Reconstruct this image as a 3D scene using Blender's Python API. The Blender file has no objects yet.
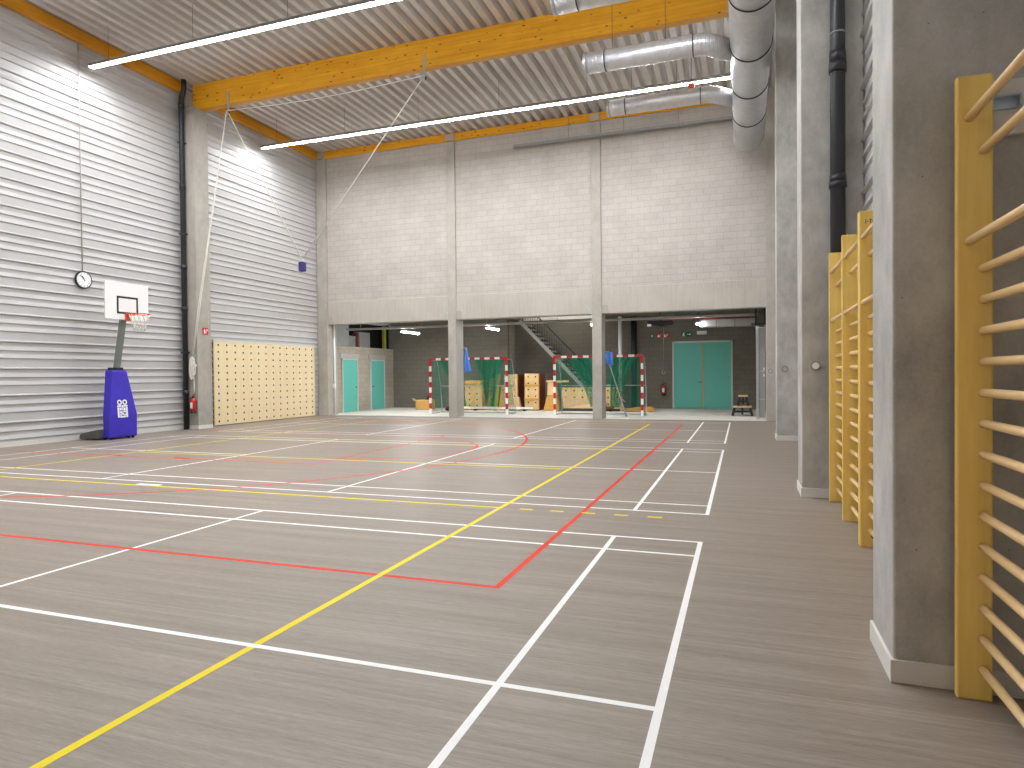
import bpy, math, random
from mathutils import Vector, Matrix
random.seed(7)
sc = bpy.context.scene
COL = sc.collection
PI = math.pi

# ------------------------------------------------------------------ materials
def lin(c):
    out = []
    for v in c[:3]:
        v = v/255.0
        out.append(v/12.92 if v <= .04045 else ((v+.055)/1.055)**2.4)
    return (*out, 1.0)

class NT:
    def __init__(s, name):
        s.m = bpy.data.materials.new(name); s.m.use_nodes = True
        s.t = s.m.node_tree; s.t.nodes.clear()
        s.out = s.n('ShaderNodeOutputMaterial')
        s.b = s.n('ShaderNodeBsdfPrincipled'); s.l(s.b.outputs[0], s.out.inputs[0])
    def n(s, t, **k):
        nd = s.t.nodes.new(t)
        for a, v in k.items(): setattr(nd, a, v)
        return nd
    def l(s, a, b): s.t.links.new(a, b)
    def coord(s, scale=(1,1,1), kind='Object', loc=(0,0,0), rot=(0,0,0)):
        tc = s.n('ShaderNodeTexCoord'); mp = s.n('ShaderNodeMapping')
        mp.inputs['Scale'].default_value = scale; mp.inputs['Location'].default_value = loc
        mp.inputs['Rotation'].default_value = rot
        s.l(tc.outputs[kind], mp.inputs[0]); return mp.outputs[0]
    def noise(s, vec, scale, detail=4, rough=.6):
        nd = s.n('ShaderNodeTexNoise'); nd.inputs['Scale'].default_value = scale
        nd.inputs['Detail'].default_value = detail; nd.inputs['Roughness'].default_value = rough
        s.l(vec, nd.inputs['Vector']); return nd.outputs['Fac']
    def ramp(s, fac, stops):
        r = s.n('ShaderNodeValToRGB'); e = r.color_ramp.elements
        while len(e) < len(stops): e.new(.5)
        for el, (p, c) in zip(e, stops):
            el.position = p; el.color = c if len(c) == 4 else (*c, 1)
        s.l(fac, r.inputs[0]); return r.outputs[0]
    def mix(s, fac, a, b, mode='MIX'):
        m = s.n('ShaderNodeMix', data_type='RGBA', blend_type=mode)
        for sock, v in ((0, fac), (6, a), (7, b)):
            if hasattr(v, 'links'): s.l(v, m.inputs[sock])
            else: m.inputs[sock].default_value = v
        return m.outputs[2]
    def math(s, op, a, b=0.0, c=0.0):
        m = s.n('ShaderNodeMath', operation=op)
        for i, v in enumerate((a, b, c)):
            if hasattr(v, 'links'): s.l(v, m.inputs[i])
            else: m.inputs[i].default_value = v
        return m.outputs[0]
    def bump(s, h, strength=.2, dist=.01):
        b = s.n('ShaderNodeBump'); b.inputs['Strength'].default_value = strength
        b.inputs['Distance'].default_value = dist
        s.l(h, b.inputs['Height']); s.l(b.outputs[0], s.b.inputs['Normal'])
    def set(s, col=None, rough=None, metal=None, spec=None):
        for key, v in (('Base Color', col), ('Roughness', rough), ('Metallic', metal), ('Specular IOR Level', spec)):
            if v is None: continue
            if hasattr(v, 'links'): s.l(v, s.b.inputs[key])
            else: s.b.inputs[key].default_value = v
        return s

MATS = {}
def plain(name, c, rough=.5, metal=0, var=.08, scale=6, spec=.5, bump=0):
    """a plain colour with a little procedural mottling"""
    t = NT(name); v = t.coord()
    f = t.noise(v, scale, 5)
    base = lin(c); a = tuple(x*(1-var) for x in base[:3])+(1,); b = tuple(min(1, x*(1+var)) for x in base[:3])+(1,)
    t.set(t.ramp(f, [(.3, a), (.7, b)]), rough, metal, spec)
    if bump: t.bump(t.noise(v, scale*12, 4), bump, .004)
    MATS[name] = t.m; return t.m

def concrete(name, c1, c2, rough=.7, scale=1.0, pores=True, streak=False):
    t = NT(name); v = t.coord()
    big = t.noise(v, .9*scale, 6, .62)
    vs = t.coord((6, 6, .45) if streak else (2.2, 2.2, 1.3))
    med = t.noise(vs, 2.2*scale, 6, .65)
    fine = t.noise(v, 60, 4, .7)
    f = t.math('ADD', t.math('MULTIPLY', big, .5), t.math('MULTIPLY', med, .5))
    f = t.math('ADD', f, t.math('MULTIPLY', t.math('SUBTRACT', fine, .5), .22))
    col = t.ramp(f, [(.34, lin(c1)), (.66, lin(c2))])
    h = fine
    if pores:
        vo = t.n('ShaderNodeTexVoronoi'); vo.inputs['Scale'].default_value = 9; t.l(v, vo.inputs['Vector'])
        p = t.ramp(vo.outputs['Distance'], [(.03, (.35, .35, .35, 1)), (.05, (1, 1, 1, 1))])
        col = t.mix(.8, col, p, 'MULTIPLY')
    t.set(col, rough, 0, .4); t.bump(h, .12, .003)
    MATS[name] = t.m; return t.m

def wood(name, c1, c2, axis='z', rough=.4, grain=1.0, coat=.0, knots=False, lam=None):
    t = NT(name)
    st = {'x': (.6, 9, 9), 'y': (9, .6, 9), 'z': (9, 9, .6)}[axis]
    v = t.coord(tuple(a*grain for a in st))
    f = t.noise(v, 1.6, 6, .6)
    col = t.ramp(f, [(.32, lin(c1)), (.68, lin(c2))])
    v0 = t.coord()
    col = t.mix(.25, col, t.ramp(t.noise(v0, 3, 3), [(.3, lin(c1)), (.7, lin(c2))]))
    if knots:
        kv = t.coord((3.0, 3.0, 6.5)); vo = t.n('ShaderNodeTexVoronoi'); vo.inputs['Scale'].default_value = 1.2
        t.l(kv, vo.inputs['Vector'])
        k = t.ramp(vo.outputs['Distance'], [(.10, lin((96, 52, 12))), (.17, (1, 1, 1, 1))])
        col = t.mix(.9, col, k, 'MULTIPLY')
    if lam:
        sp = t.n('ShaderNodeSeparateXYZ'); t.l(v0, sp.inputs[0])
        fr = t.math('FRACT', t.math('DIVIDE', sp.outputs['Z'], lam))
        ln = t.math('LESS_THAN', fr, .06)
        col = t.mix(t.math('MULTIPLY', ln, .35), col, lin(tuple(x*.55 for x in c1)))
    t.set(col, rough, 0, .4)
    if coat:
        t.b.inputs['Coat Weight'].default_value = coat; t.b.inputs['Coat Roughness'].default_value = .25
    MATS[name] = t.m; return t.m

def blocks(name, c1, c2, joint, axes, bw=.4, bh=.2, jw=.008, rough=.85, jmix=1.0, off=(0, 0)):
    """concrete block masonry laid in the plane of the two named axes"""
    t = NT(name); v = t.coord(); sp = t.n('ShaderNodeSeparateXYZ'); t.l(v, sp.inputs[0])
    cb = t.n('ShaderNodeCombineXYZ')
    t.l(t.math('ADD', sp.outputs[axes[0].upper()], off[0]), cb.inputs[0]); t.l(t.math('ADD', sp.outputs[axes[1].upper()], off[1]), cb.inputs[1])
    br = t.n('ShaderNodeTexBrick'); br.offset = .5
    for k, x in (('Scale', 1), ('Mortar Size', jw), ('Mortar Smooth', .25), ('Bias', 0), ('Brick Width', bw), ('Row Height', bh)):
        br.inputs[k].default_value = x
    br.inputs['Color1'].default_value = lin(c1); br.inputs['Color2'].default_value = lin(c2)
    br.inputs['Mortar'].default_value = lin(joint)
    t.l(cb.outputs[0], br.inputs['Vector'])
    n1 = t.noise(v, 1.1, 5); n2 = t.noise(v, 45, 4, .75)
    m = t.ramp(n1, [(.3, (.86, .86, .86, 1)), (.7, (1.0, 1.0, 1.0, 1))])
    col = t.mix(1.0, br.outputs['Color'], m, 'MULTIPLY')
    m2 = t.ramp(n2, [(.3, (.84, .84, .84, 1)), (.65, (1, 1, 1, 1))])
    col = t.mix(1.0, col, m2, 'MULTIPLY')
    t.set(col, rough, 0, .2)
    hh = t.math('SUBTRACT', t.math('MULTIPLY', n2, .25), br.outputs['Fac'])
    t.bump(hh, .2, .004)
    MATS[name] = t.m; return t.m

def emit(name, c, strength):
    t = NT(name); t.t.nodes.remove(t.b)
    e = t.n('ShaderNodeEmission'); e.inputs[0].default_value = (*c, 1); e.inputs[1].default_value = strength
    t.l(e.outputs[0], t.out.inputs[0]); MATS[name] = t.m; return t.m

def spiral_metal(name, c, axis='y', pitch=.11, rough=.32):
    t = NT(name); v = t.coord(); sp = t.n('ShaderNodeSeparateXYZ'); t.l(v, sp.inputs[0])
    fr = t.math('FRACT', t.math('DIVIDE', sp.outputs[axis.upper()], pitch))
    ridge = t.math('SMOOTH_MIN', t.math('ABSOLUTE', t.math('SUBTRACT', fr, .5)), .14, .05)
    f = t.noise(v, 7, 4)
    col = t.ramp(f, [(.3, lin(tuple(x*.92 for x in c))), (.7, lin(c))])
    t.set(col, rough, .6, .5); t.bump(ridge, .8, .05)
    MATS[name] = t.m; return t.m

def vinyl():
    t = NT('wood_look_vinyl'); v = t.coord((.55, 16, 1)); w = t.coord((.18, 4.5, 1), loc=(3, 1, 0))
    a = t.noise(v, 1.9, 7, .68); b = t.noise(w, 1.6, 5, .6); c = t.noise(t.coord((5, 70, 1)), 2.2, 5, .75)
    f = t.math('ADD', t.math('MULTIPLY', a, .38), t.math('ADD', t.math('MULTIPLY', b, .24), t.math('MULTIPLY', c, .38)))
    col = t.ramp(f, [(.33, lin(FLOOR[0])), (.5, lin(FLOOR[1])), (.67, lin(FLOOR[2]))])
    sp = t.n('ShaderNodeSeparateXYZ'); t.l(t.coord(), sp.inputs[0])
    fr = t.math('FRACT', t.math('DIVIDE', t.math('ADD', sp.outputs['Y'], 20.72), 2.0))
    seam = t.math('LESS_THAN', fr, .0028)
    col = t.mix(t.math('MULTIPLY', seam, .55), col, lin((176, 166, 155)))
    rg = t.ramp(a, [(.3, (.40, .40, .40, 1)), (.7, (.52, .52, .52, 1))])
    t.set(col, rg, 0, .36); t.bump(c, .06, .002)
    MATS['vinyl'] = t.m; return t.m

def netting(name, w, c):
    """knotted green net: strands opaque, openings clear"""
    t = NT(name); tc = t.n('ShaderNodeTexCoord'); sp = t.n('ShaderNodeSeparateXYZ'); t.l(tc.outputs['UV'], sp.inputs[0])
    def line(o): return t.math('LESS_THAN', t.math('FRACT', t.math('DIVIDE', o, .045)), w)
    m = t.math('MAXIMUM', line(sp.outputs['X']), line(sp.outputs['Y']))
    t.set(lin(c), .8, 0, .2); t.l(m, t.b.inputs['Alpha'])
    MATS[name] = t.m; return t.m

FLOOR = [(104, 93, 83), (139, 127, 115), (168, 156, 143)]
vinyl(); netting('netting', .17, (20, 130, 104)); netting('netting_dense', .36, (8, 138, 104))
concrete('conc', (150, 147, 140), (198, 195, 189))
concrete('conc_pale', (156, 151, 141), (180, 175, 165))
concrete('conc_lintel', (168, 162, 151), (188, 182, 171), pores=False, streak=True)
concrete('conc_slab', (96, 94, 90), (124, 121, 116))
concrete('conc_floor', (196, 191, 180), (222, 217, 206), pores=False)
blocks('block_hall', (196, 190, 181), (190, 184, 175), (176, 169, 160), 'xz')
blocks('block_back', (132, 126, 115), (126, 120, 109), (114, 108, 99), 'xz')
blocks('block_side', (182, 172, 156), (174, 164, 149), (154, 145, 132), 'yz')
plain('clad', (188, 186, 184), .4, 0, .03, 2, .5)
plain('deck', (200, 195, 189), .45, .1, .05, 1.2, .5)
plain('skirt', (214, 211, 204), .5, 0, .03)
wood('glulam', (214, 144, 14), (238, 176, 38), 'x', .5, .7, 0, True, .09)
wood('glulam_y', (196, 128, 12), (222, 158, 34), 'y', .5, .7, 0, False, .045)
wood('pine', (232, 188, 88), (250, 218, 124), 'z', .38, 1.0, .25)
wood('pine_rung', (222, 184, 128), (238, 206, 156), 'y', .4, 1.2, .2)
wood('ply', (232, 210, 164), (242, 224, 184), 'z', .55, .5)
wood('ply_box', (216, 178, 120), (236, 206, 150), 'z', .5, .8)
wood('ply_edge', (176, 104, 52), (206, 132, 70), 'x', .5, 1)
wood('warm_wood', (198, 146, 66), (222, 174, 92), 'x', .45, 1)
spiral_metal('spiral', (215, 215, 216), 'y', .12, .4)
spiral_metal('spiral_x', (215, 215, 216), 'x', .08, .36)
plain('galv', (190, 190, 190), .38, .8, .06, 9)
plain('galv_dull', (150, 150, 148), .55, .5, .06, 9)
plain('zinc', (176, 186, 198), .35, .7, .05, 9)
plain('plate_grey', (176, 172, 166), .5, .15, .05)
plain('steel_dark', (64, 64, 64), .5, .3, .05)
plain('black', (28, 29, 31), .45, 0, .08)
plain('black_pipe', (40, 41, 45), .42, 0, .06, 3)
plain('black_soft', (22, 22, 26), .6, 0, .08)
plain('white_paint', (240, 240, 238), .45, 0, .02)
plain('line_white', (244, 243, 240), .5, 0, .03, 8, .2)
plain('line_yellow', (230, 208, 8), .5, 0, .03, 8, .2)
plain('line_red', (218, 52, 14), .5, 0, .03, 8, .2)
plain('rope', (226, 222, 212), .8, 0, .05, 30)
plain('red', (196, 30, 30), .4, 0, .05)
plain('sign_red', (206, 32, 30), .45, 0, .03)
plain('sign_green', (14, 110, 70), .45, 0, .03)
plain('teal', (100, 186, 170), .42, 0, .02)
plain('door_frame', (196, 198, 194), .45, .1, .03)
plain('grey_paint', (150, 150, 148), .45, .1, .03)
plain('grey_green', (128, 136, 130), .42, .2, .04)
plain('pad_blue', (62, 48, 182), .5, 0, .06, 5, .4)
plain('base_grey', (86, 88, 84), .6, 0, .06)
plain('purple', (52, 40, 108), .7, 0, .08)
plain('bib_blue', (88, 140, 226), .8, 0, .08, 12)
plain('orange', (214, 88, 40), .5, 0, .05)
plain('goal_red', (196, 22, 30), .4, 0, .04)
plain('goal_white', (242, 240, 236), .4, 0, .03)
plain('hoop_orange', (222, 76, 40), .45, .1, .05)
plain('lime', (150, 156, 60), .6, 0, .05)
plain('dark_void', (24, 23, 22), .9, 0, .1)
plain('pale_wall', (226, 224, 218), .7, 0, .02)
plain('rust_red', (118, 44, 38), .5, .1, .06)
plain('brown_panel', (122, 62, 36), .5, 0, .08)
plain('cardboard', (206, 160, 84), .7, 0, .05)
plain('peach', (226, 186, 140), .6, 0, .05)
emit('led', (.955, .985, 1.03), 100.0)
emit('tube', (.97, .99, 1.02), 120.0)
emit('tube_up', (1.0, .98, .94), 25.0)
M = MATS

# ------------------------------------------------------------------ mesh building
class MB:
    def __init__(s): s.v = []; s.f = []; s.mi = []; s.sm = []; s.uv = {}
    def add(s, vs, fs, mi=0, smooth=False):
        o = len(s.v); s.v += [tuple(map(float, p)) for p in vs]
        for f in fs: s.f.append([o+i for i in f]); s.mi.append(mi); s.sm.append(smooth)
        return s
    def box(s, x0, x1, y0, y1, z0, z1, mi=0):
        x0, x1 = sorted((x0, x1)); y0, y1 = sorted((y0, y1)); z0, z1 = sorted((z0, z1))
        return s.add([(x0,y0,z0),(x1,y0,z0),(x1,y1,z0),(x0,y1,z0),(x0,y0,z1),(x1,y0,z1),(x1,y1,z1),(x0,y1,z1)],
            [(0,3,2,1),(4,5,6,7),(0,1,5,4),(1,2,6,5),(2,3,7,6),(3,0,4,7)], mi)
    def quad(s, a, b, c, d, mi=0): return s.add([a,b,c,d], [(0,1,2,3)], mi)
    def tube(s, pts, r, n=12, mi=0, caps=True, smooth=True, closed=False):
        pts = [Vector(p) for p in pts]; N = len(pts)
        rs = r if isinstance(r, (list, tuple)) else [r]*N
        rings = []; up = None
        for i, p in enumerate(pts):
            if closed: d = pts[(i+1) % N]-pts[i-1]
            elif i == 0: d = pts[1]-p
            elif i == N-1: d = p-pts[i-1]
            else: d = (pts[i+1]-p).normalized()+(p-pts[i-1]).normalized()
            d.normalize()
            if up is None:
                up = Vector((0,0,1)) if abs(d.z) < .9 else Vector((1,0,0))
            a = d.cross(up)
            if a.length < 1e-4: a = d.cross(Vector((0,1,0)))
            a.normalize(); b = a.cross(d).normalized(); up = b
            k = 1.0
            if 0 < i < N-1 and not closed:
                c = (pts[i+1]-p).normalized().dot(d); k = 1/max(c, .5)
            rings.append([p+(a*math.cos(2*PI*j/n)*k + b*math.sin(2*PI*j/n))*rs[i] for j in range(n)])
        o = len(s.v)
        for rg in rings: s.v += [tuple(q) for q in rg]
        for i in range(N if closed else N-1):
            i2 = (i+1) % N
            for j in range(n):
                s.f.append([o+i*n+j, o+i*n+(j+1) % n, o+i2*n+(j+1) % n, o+i2*n+j]); s.mi.append(mi); s.sm.append(smooth)
        if caps and not closed:
            s.f.append([o+j for j in range(n)][::-1]); s.mi.append(mi); s.sm.append(False)
            s.f.append([o+(N-1)*n+j for j in range(n)]); s.mi.append(mi); s.sm.append(False)
        return s
    def cyl(s, a, b, r, n=16, mi=0, r2=None): return s.tube([a, b], [r, r if r2 is None else r2], n, mi)
    def prism(s, poly, ax, a, b, mi=0):
        """poly: 2-D outline in the other two axes (in xyz order) extruded along axis ax from a to b"""
        def P(p, t):
            q = list(p); q.insert(ax, t); return q
        n = len(poly)
        return s.add([P(p, a) for p in poly]+[P(p, b) for p in poly],
            [list(range(n))[::-1], [n+i for i in range(n)]]+[[i, (i+1) % n, n+(i+1) % n, n+i] for i in range(n)], mi)
    def bar(s, a, b, w, h, mi=0, up=(0,0,1)):
        """a rectangular bar from a to b, w wide and h high"""
        a, b = Vector(a), Vector(b); d = (b-a).normalized(); u = Vector(up)
        sd = d.cross(u).normalized()*w/2; uu = sd.cross(d).normalized()*h/2
        vs = [p+x*sd+y*uu for p in (a, b) for x, y in ((-1,-1),(1,-1),(1,1),(-1,1))]
        return s.add(vs, [(3,2,1,0),(4,5,6,7),(0,1,5,4),(1,2,6,5),(2,3,7,6),(3,0,4,7)], mi)
    def sheet(s, fn, nu, nv, mi=0, su=1, sv=1):
        o = len(s.v)
        for i in range(nu+1):
            for j in range(nv+1): s.v.append(tuple(fn(i/nu, j/nv)))
        for i in range(nu):
            for j in range(nv):
                a = o+i*(nv+1)+j
                s.uv[len(s.f)] = [(su*x/nu, sv*y/nv) for x, y in ((i,j),(i+1,j),(i+1,j+1),(i,j+1))]
                s.f.append([a, a+nv+1, a+nv+2, a+1]); s.mi.append(mi); s.sm.append(True)
        return s
    def build(s, name, mats, parent=None, bevel=0, fix=True):
        o0 = WORLD.get(parent.name, Vector((0,0,0))) if parent else Vector((0,0,0))
        me = bpy.data.meshes.new(name)
        me.from_pydata([tuple(Vector(p)-o0) for p in s.v], [], s.f)
        for m in (mats if isinstance(mats, (list, tuple)) else [mats]): me.materials.append(M[m] if isinstance(m, str) else m)
        for p, mi, sm in zip(me.polygons, s.mi, s.sm): p.material_index = mi; p.use_smooth = sm
        if s.uv:
            ul = me.uv_layers.new(name='UVMap')
            for fi, uvs in s.uv.items():
                for li, w in zip(me.polygons[fi].loop_indices, uvs): ul.data[li].uv = w
        elif fix:
            import bmesh
            bm = bmesh.new(); bm.from_mesh(me); bmesh.ops.recalc_face_normals(bm, faces=bm.faces); bm.to_mesh(me); bm.free()
        me.update()
        o = bpy.data.objects.new(name, me); COL.objects.link(o)
        if parent: o.parent = parent; WORLD[o.name] = o0.copy()
        if bevel:
            b = o.modifiers.new('bevel', 'BEVEL'); b.width = bevel; b.segments = 2; b.limit_method = 'ANGLE'
        return o

WORLD = {}
def tag(o, label=None, cat=None, group=None, kind=None):
    for k, v in (('label', label), ('category', cat), ('group', group), ('kind', kind)):
        if v: o[k] = v
    return o
def thing(name, loc, label, cat, group=None):
    o = bpy.data.objects.new(name, None); COL.objects.link(o); o.location = loc; o.empty_display_size = .1
    WORLD[o.name] = Vector(loc); return tag(o, label, cat, group)
def struct(name, mb, mats, label=None, cat=None, bevel=0, parent=None, group=None):
    o = mb.build(name, mats, parent, bevel); tag(o, label, cat, group)
    if not parent: o['kind'] = 'structure'
    return o
def B(*a): return MB().box(*a)

# ------------------------------------------------------------------ camera
cam_d = bpy.data.cameras.new('camera'); cam = bpy.data.objects.new('camera', cam_d); COL.objects.link(cam)
cx, cy, cz, yaw, pit, rol, foc = 0.3369, -5.9796, 1.493, .3386, -.0146, -.0098, 654.86
c_, s_ = math.cos(yaw), math.sin(yaw)
rv = Vector((c_, s_, 0)); dv = Vector((-s_, c_, 0)); uv_ = Vector((0, 0, 1))
d2 = math.cos(pit)*dv+math.sin(pit)*uv_; u2 = math.cos(pit)*uv_-math.sin(pit)*dv
r3 = math.cos(rol)*rv+math.sin(rol)*u2; u3 = math.cos(rol)*u2-math.sin(rol)*rv
mw = Matrix.Identity(4)
for i in range(3): mw[i][0], mw[i][1], mw[i][2] = r3[i], u3[i], -d2[i]
mw[0][3], mw[1][3], mw[2][3] = cx, cy, cz
cam.matrix_world = mw
cam_d.sensor_fit = 'HORIZONTAL'; cam_d.sensor_width = 36; cam_d.lens = 36*foc/1024; cam_d.clip_end = 200
sc.camera = cam

# ------------------------------------------------------------------ room shell
XL, XR, YF, YN, ZR = -15.0, 1.67, 15.2, -9.0, 10.0     # left wall, right wall, far wall, rear wall, roof underside
floor = struct('floor', B(XL-.1, XR+.1, YN, 15.42, -.2, 0), 'vinyl', 'grey-brown wood-look vinyl sports floor of the hall', 'floor')
struct('floor_storage', B(XL-.1, XR+.1, 15.42, 22.8, -.2, .006), 'conc_floor', 'pale concrete floor of the equipment bay beyond the hall', 'floor')

def clad_profile(z0, z1, sgn):
    """outline of the horizontal metal trays: (offset towards the room, z) going up"""
    pts = [(0, z0)]
    k = -1
    while True:
        for dz, big in ((.157, 0), (.33, 0), (.52, 1)):
            z = dz+.6*k
            if z < z0+.05 or z > z1-.1: continue
            if big: pts += [(0, z-.012), (.046, z+.010), (.044, z+.026), (.002, z+.05)]
            else: pts += [(0, z-.010), (.030, z+.010), (.026, z+.03), (0, z+.10)]
        k += 1
        if .6*k > z1: break
    pts.append((0, z1)); return pts
def clad(y0, y1, z0, z1, x, sgn):
    m = MB(); pr = clad_profile(z0, z1, sgn)
    a = [(x+sgn*o, y0, z) for o, z in pr]; b = [(x+sgn*o, y1, z) for o, z in pr]; n = len(pr)
    back = [(x-sgn*.12, y0, z0), (x-sgn*.12, y0, z1), (x-sgn*.12, y1, z0), (x-sgn*.12, y1, z1)]
    m.add(a+b+back, [[i, i+1, n+i+1, n+i] for i in range(n-1)]+[[2*n, 2*n+2, 2*n+3, 2*n+1], [0, n, 2*n+2, 2*n], [n-1, 2*n-1, 2*n+3, 2*n+1],
        list(range(n))+[2*n+1, 2*n], [n+i for i in range(n)]+[2*n+3, 2*n+2]])
    return m
struct('wall_left', clad(YN, 15.25, 0, 10.3, XL, 1), 'clad', 'long hall wall of ribbed off-white metal cladding', 'wall')
struct('wall_right', clad(YN, 15.25, 0, 10.3, XR, -1), 'clad', 'metal clad wall behind the row of concrete columns on the right', 'wall')
struct('wall_rear', B(XL-.2, XR+.2, YN-.2, YN, 0, 10.3), 'block_hall', 'block wall behind the camera', 'wall')
# upper far wall: three bays of blockwork between the columns, each on its concrete lintel
bays = [(-14.52, -9.51), (-9.19, -4.32), (-4.0, 1.02)]
zlb, zlt = 3.46, 4.30
words = ['left', 'middle', 'right']
for i, (a, b) in enumerate(bays):
    struct('wall_far', B(a-.15, b+.15, YF+.06, YF+.36, zlt, ZR-.004), 'block_hall', 'pale concrete block wall above the %s opening' % words[i], 'wall')
    l = struct('lintel', B(a, b, YF+.03, YF+.5, zlb, zlt), 'conc_lintel', 'smooth concrete lintel over the %s opening of the equipment bay' % words[i], 'lintel', bevel=.008)
    for xx in (a+.004, b-.204):
        B(xx, xx+.2, YF+.025, YF+.4, zlb-.002, zlb+.28).build('bearing_block', 'conc_pale' if xx < a+.1 else 'conc', l)

# ceiling: trapezoidal steel deck, ribs running the length of the hall
def deck(x0, x1, y0, y1, z, pitch=.32, dep=.15):
    m = MB(); prof = []; x = x0
    while x < x1:
        prof += [(x, z), (x+.012, z-.008), (x+.03, z), (x+.12, z), (x+.138, z-.008), (x+.15, z), (x+.21, z+dep), (x+pitch-.06, z+dep)]; x += pitch
    prof.append((x, z)); n = len(prof)
    vs = [(px, y0, pz) for px, pz in prof]+[(px, y1, pz) for px, pz in prof]
    m.add(vs, [[i, i+1, n+i+1, n+i] for i in range(n-1)])
    t = z+dep+.06
    m.box(x0, prof[-1][0], y0, y1, t, t+.1)
    return m
struct('ceiling', deck(XL-.1, XR+.2, YN, YF+1.2, ZR), 'deck', 'trapezoidal grey steel roof deck over the hall', 'ceiling')
# storage bay shell
zs = 3.86
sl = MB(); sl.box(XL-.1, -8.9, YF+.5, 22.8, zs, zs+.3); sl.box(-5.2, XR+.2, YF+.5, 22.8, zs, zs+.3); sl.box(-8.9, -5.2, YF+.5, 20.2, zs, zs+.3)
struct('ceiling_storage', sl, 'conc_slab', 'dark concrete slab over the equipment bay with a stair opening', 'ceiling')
struct('wall_storage_left', B(XL-.25, XL-.02, 15.75, 21.2, 0, 2.72), 'block_side', 'low block wall with two teal doors at the left end of the equipment bay', 'wall')
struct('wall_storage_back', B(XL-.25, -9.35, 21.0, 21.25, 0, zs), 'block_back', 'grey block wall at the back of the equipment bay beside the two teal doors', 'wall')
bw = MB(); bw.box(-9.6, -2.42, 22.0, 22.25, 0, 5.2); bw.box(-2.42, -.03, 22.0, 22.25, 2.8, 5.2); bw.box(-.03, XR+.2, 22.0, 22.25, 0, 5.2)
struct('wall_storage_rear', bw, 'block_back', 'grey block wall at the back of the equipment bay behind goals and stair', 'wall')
struct('wall_storage_return', B(-9.6, -9.35, 21.25, 22.0, 0, zs), 'block_side', 'short return wall beside the stair', 'wall')
struct('wall_storage_right', B(1.15, 1.4, 15.8, 22.0, 0, zs), 'block_side', 'block wall at the right end of the equipment bay', 'wall')
up = MB(); up.box(-8.9, -5.2, 21.9, 21.99, zs+.02, 5.6); up.box(-9.0, -5.1, 20.0, 22, 5.6, 5.7); up.box(-9.0, -8.9, 20.1, 21.9, zs+.3, 5.6); up.box(-5.2, -5.1, 20.1, 21.9, zs+.3, 5.6)
up.box(-8.9, -5.2, 20.1, 20.18, zs+.3, 5.6)
struct('wall_stairwell', up, 'pale_wall', 'white painted stairwell above the slab opening', 'wall')

# columns
def column(x0, x1, y0, y1, z1, label, sk=True, mat='conc', base=0):
    o = struct('column', B(x0, x1, y0, y1, base, z1), mat, label, 'column', bevel=.012)
    if sk:
        t = .014; m = MB(); m.box(x0-t, x1 if x1 > 1 else x1+t, y0-t, y1+t, 0, .11)
        k = m.build('baseboard', 'skirt', o, .004); k['label'] = 'off-white skirting around the column foot'
    return o
column(1.012, 1.664, -2.43, -1.92, 9.9, 'nearest concrete column on the right, pale side face, beside the first wall bars')
column(1.0, 1.664, 2.5, 3.1, 9.9, 'concrete column with the black downpipe in front of it')
column(1.04, 1.664, 9.32, 9.92, 9.9, 'right concrete column beside the big spiral duct, third from the camera')
column(1.02, 1.664, YF, YF+.55, 10.0, 'corner concrete column at the right end of the far wall', False, 'conc_pale')
lc = column(XL+.035, -14.45, 8.8, 9.32, 9.265, 'left concrete column under the big yellow beam', True, 'conc_pale')
B(XL+.035, -14.74, 8.8, 9.32, 9.266, 9.72).build('column_head', 'conc_pale', lc)
column(XL+.035, -14.52, YF-.02, YF+.6, 9.72, 'corner concrete column at the left end of the far wall', False, 'conc_pale')
column(-9.51, -9.19, YF, YF+.62, 9.72, 'slim concrete column in front of the left handball goal', False, 'conc_pale')
column(-4.32, -4.0, YF, YF+.62, 9.72, 'slim concrete column in front of the right handball goal', False, 'conc_pale')
# skirting along the two long walls
sk = MB(); sk.box(XL, XL+.03, YN, 8.79, 0, .11); sk.box(XL, XL+.03, 9.34, 9.86, 0, .11)
struct('baseboard_left', sk, 'skirt', 'off-white skirting along the clad wall', 'skirting')
sk = MB()
for a, b in ((YN, -2.46), (-1.89, 2.47), (3.13, 9.29), (9.95, 15.2)): sk.box(XR-.034, XR-.002, a, b, 0, .11)
struct('baseboard_right', sk, 'skirt', 'off-white skirting between the columns on the right', 'skirting')
struct('trim_threshold', B(-14.5, 1.0, 15.36, 15.44, 0, .012), 'skirt', 'pale strip where the sports floor meets the concrete floor', 'trim')

# timber beams
def beam(mb, mat, label): return struct('glulam_beam', mb, mat, label, 'beam', bevel=.01)
beam(B(-14.72, 1.03, 9.05, 9.27, 9.27, ZR-.005), 'glulam', 'big yellow glued timber beam spanning the hall on the left column')
fb = beam(B(-14.6, 1.0, YF-.02, YF+.055, 9.735, ZR-.005), 'glulam', 'slim yellow timber beam along the top of the far wall')
for x in (-14.75, -9.35, -4.16):
    k = B(x-.17, x+.17, YF-.06, YF-.021, 9.74, 9.94).build('bearing_plate', 'plate_grey', fb, .005); k['label'] = 'pale grey connection plate over a column'
beam(B(XL+.034, XL+.16, YN, 8.78, 9.7, ZR-.005), 'glulam_y', 'yellow timber edge beam on the clad wall, nearer than the big beam')
beam(B(XL+.034, XL+.16, 9.33, YF-.03, 9.7, ZR-.005), 'glulam_y', 'yellow timber edge beam on the clad wall, beyond the big beam')
beam(B(XR-.2, XR-.04, 10.0, YF-.03, 9.62, ZR-.005), 'glulam_y', 'yellow timber edge beam behind the spiral duct')

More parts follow.
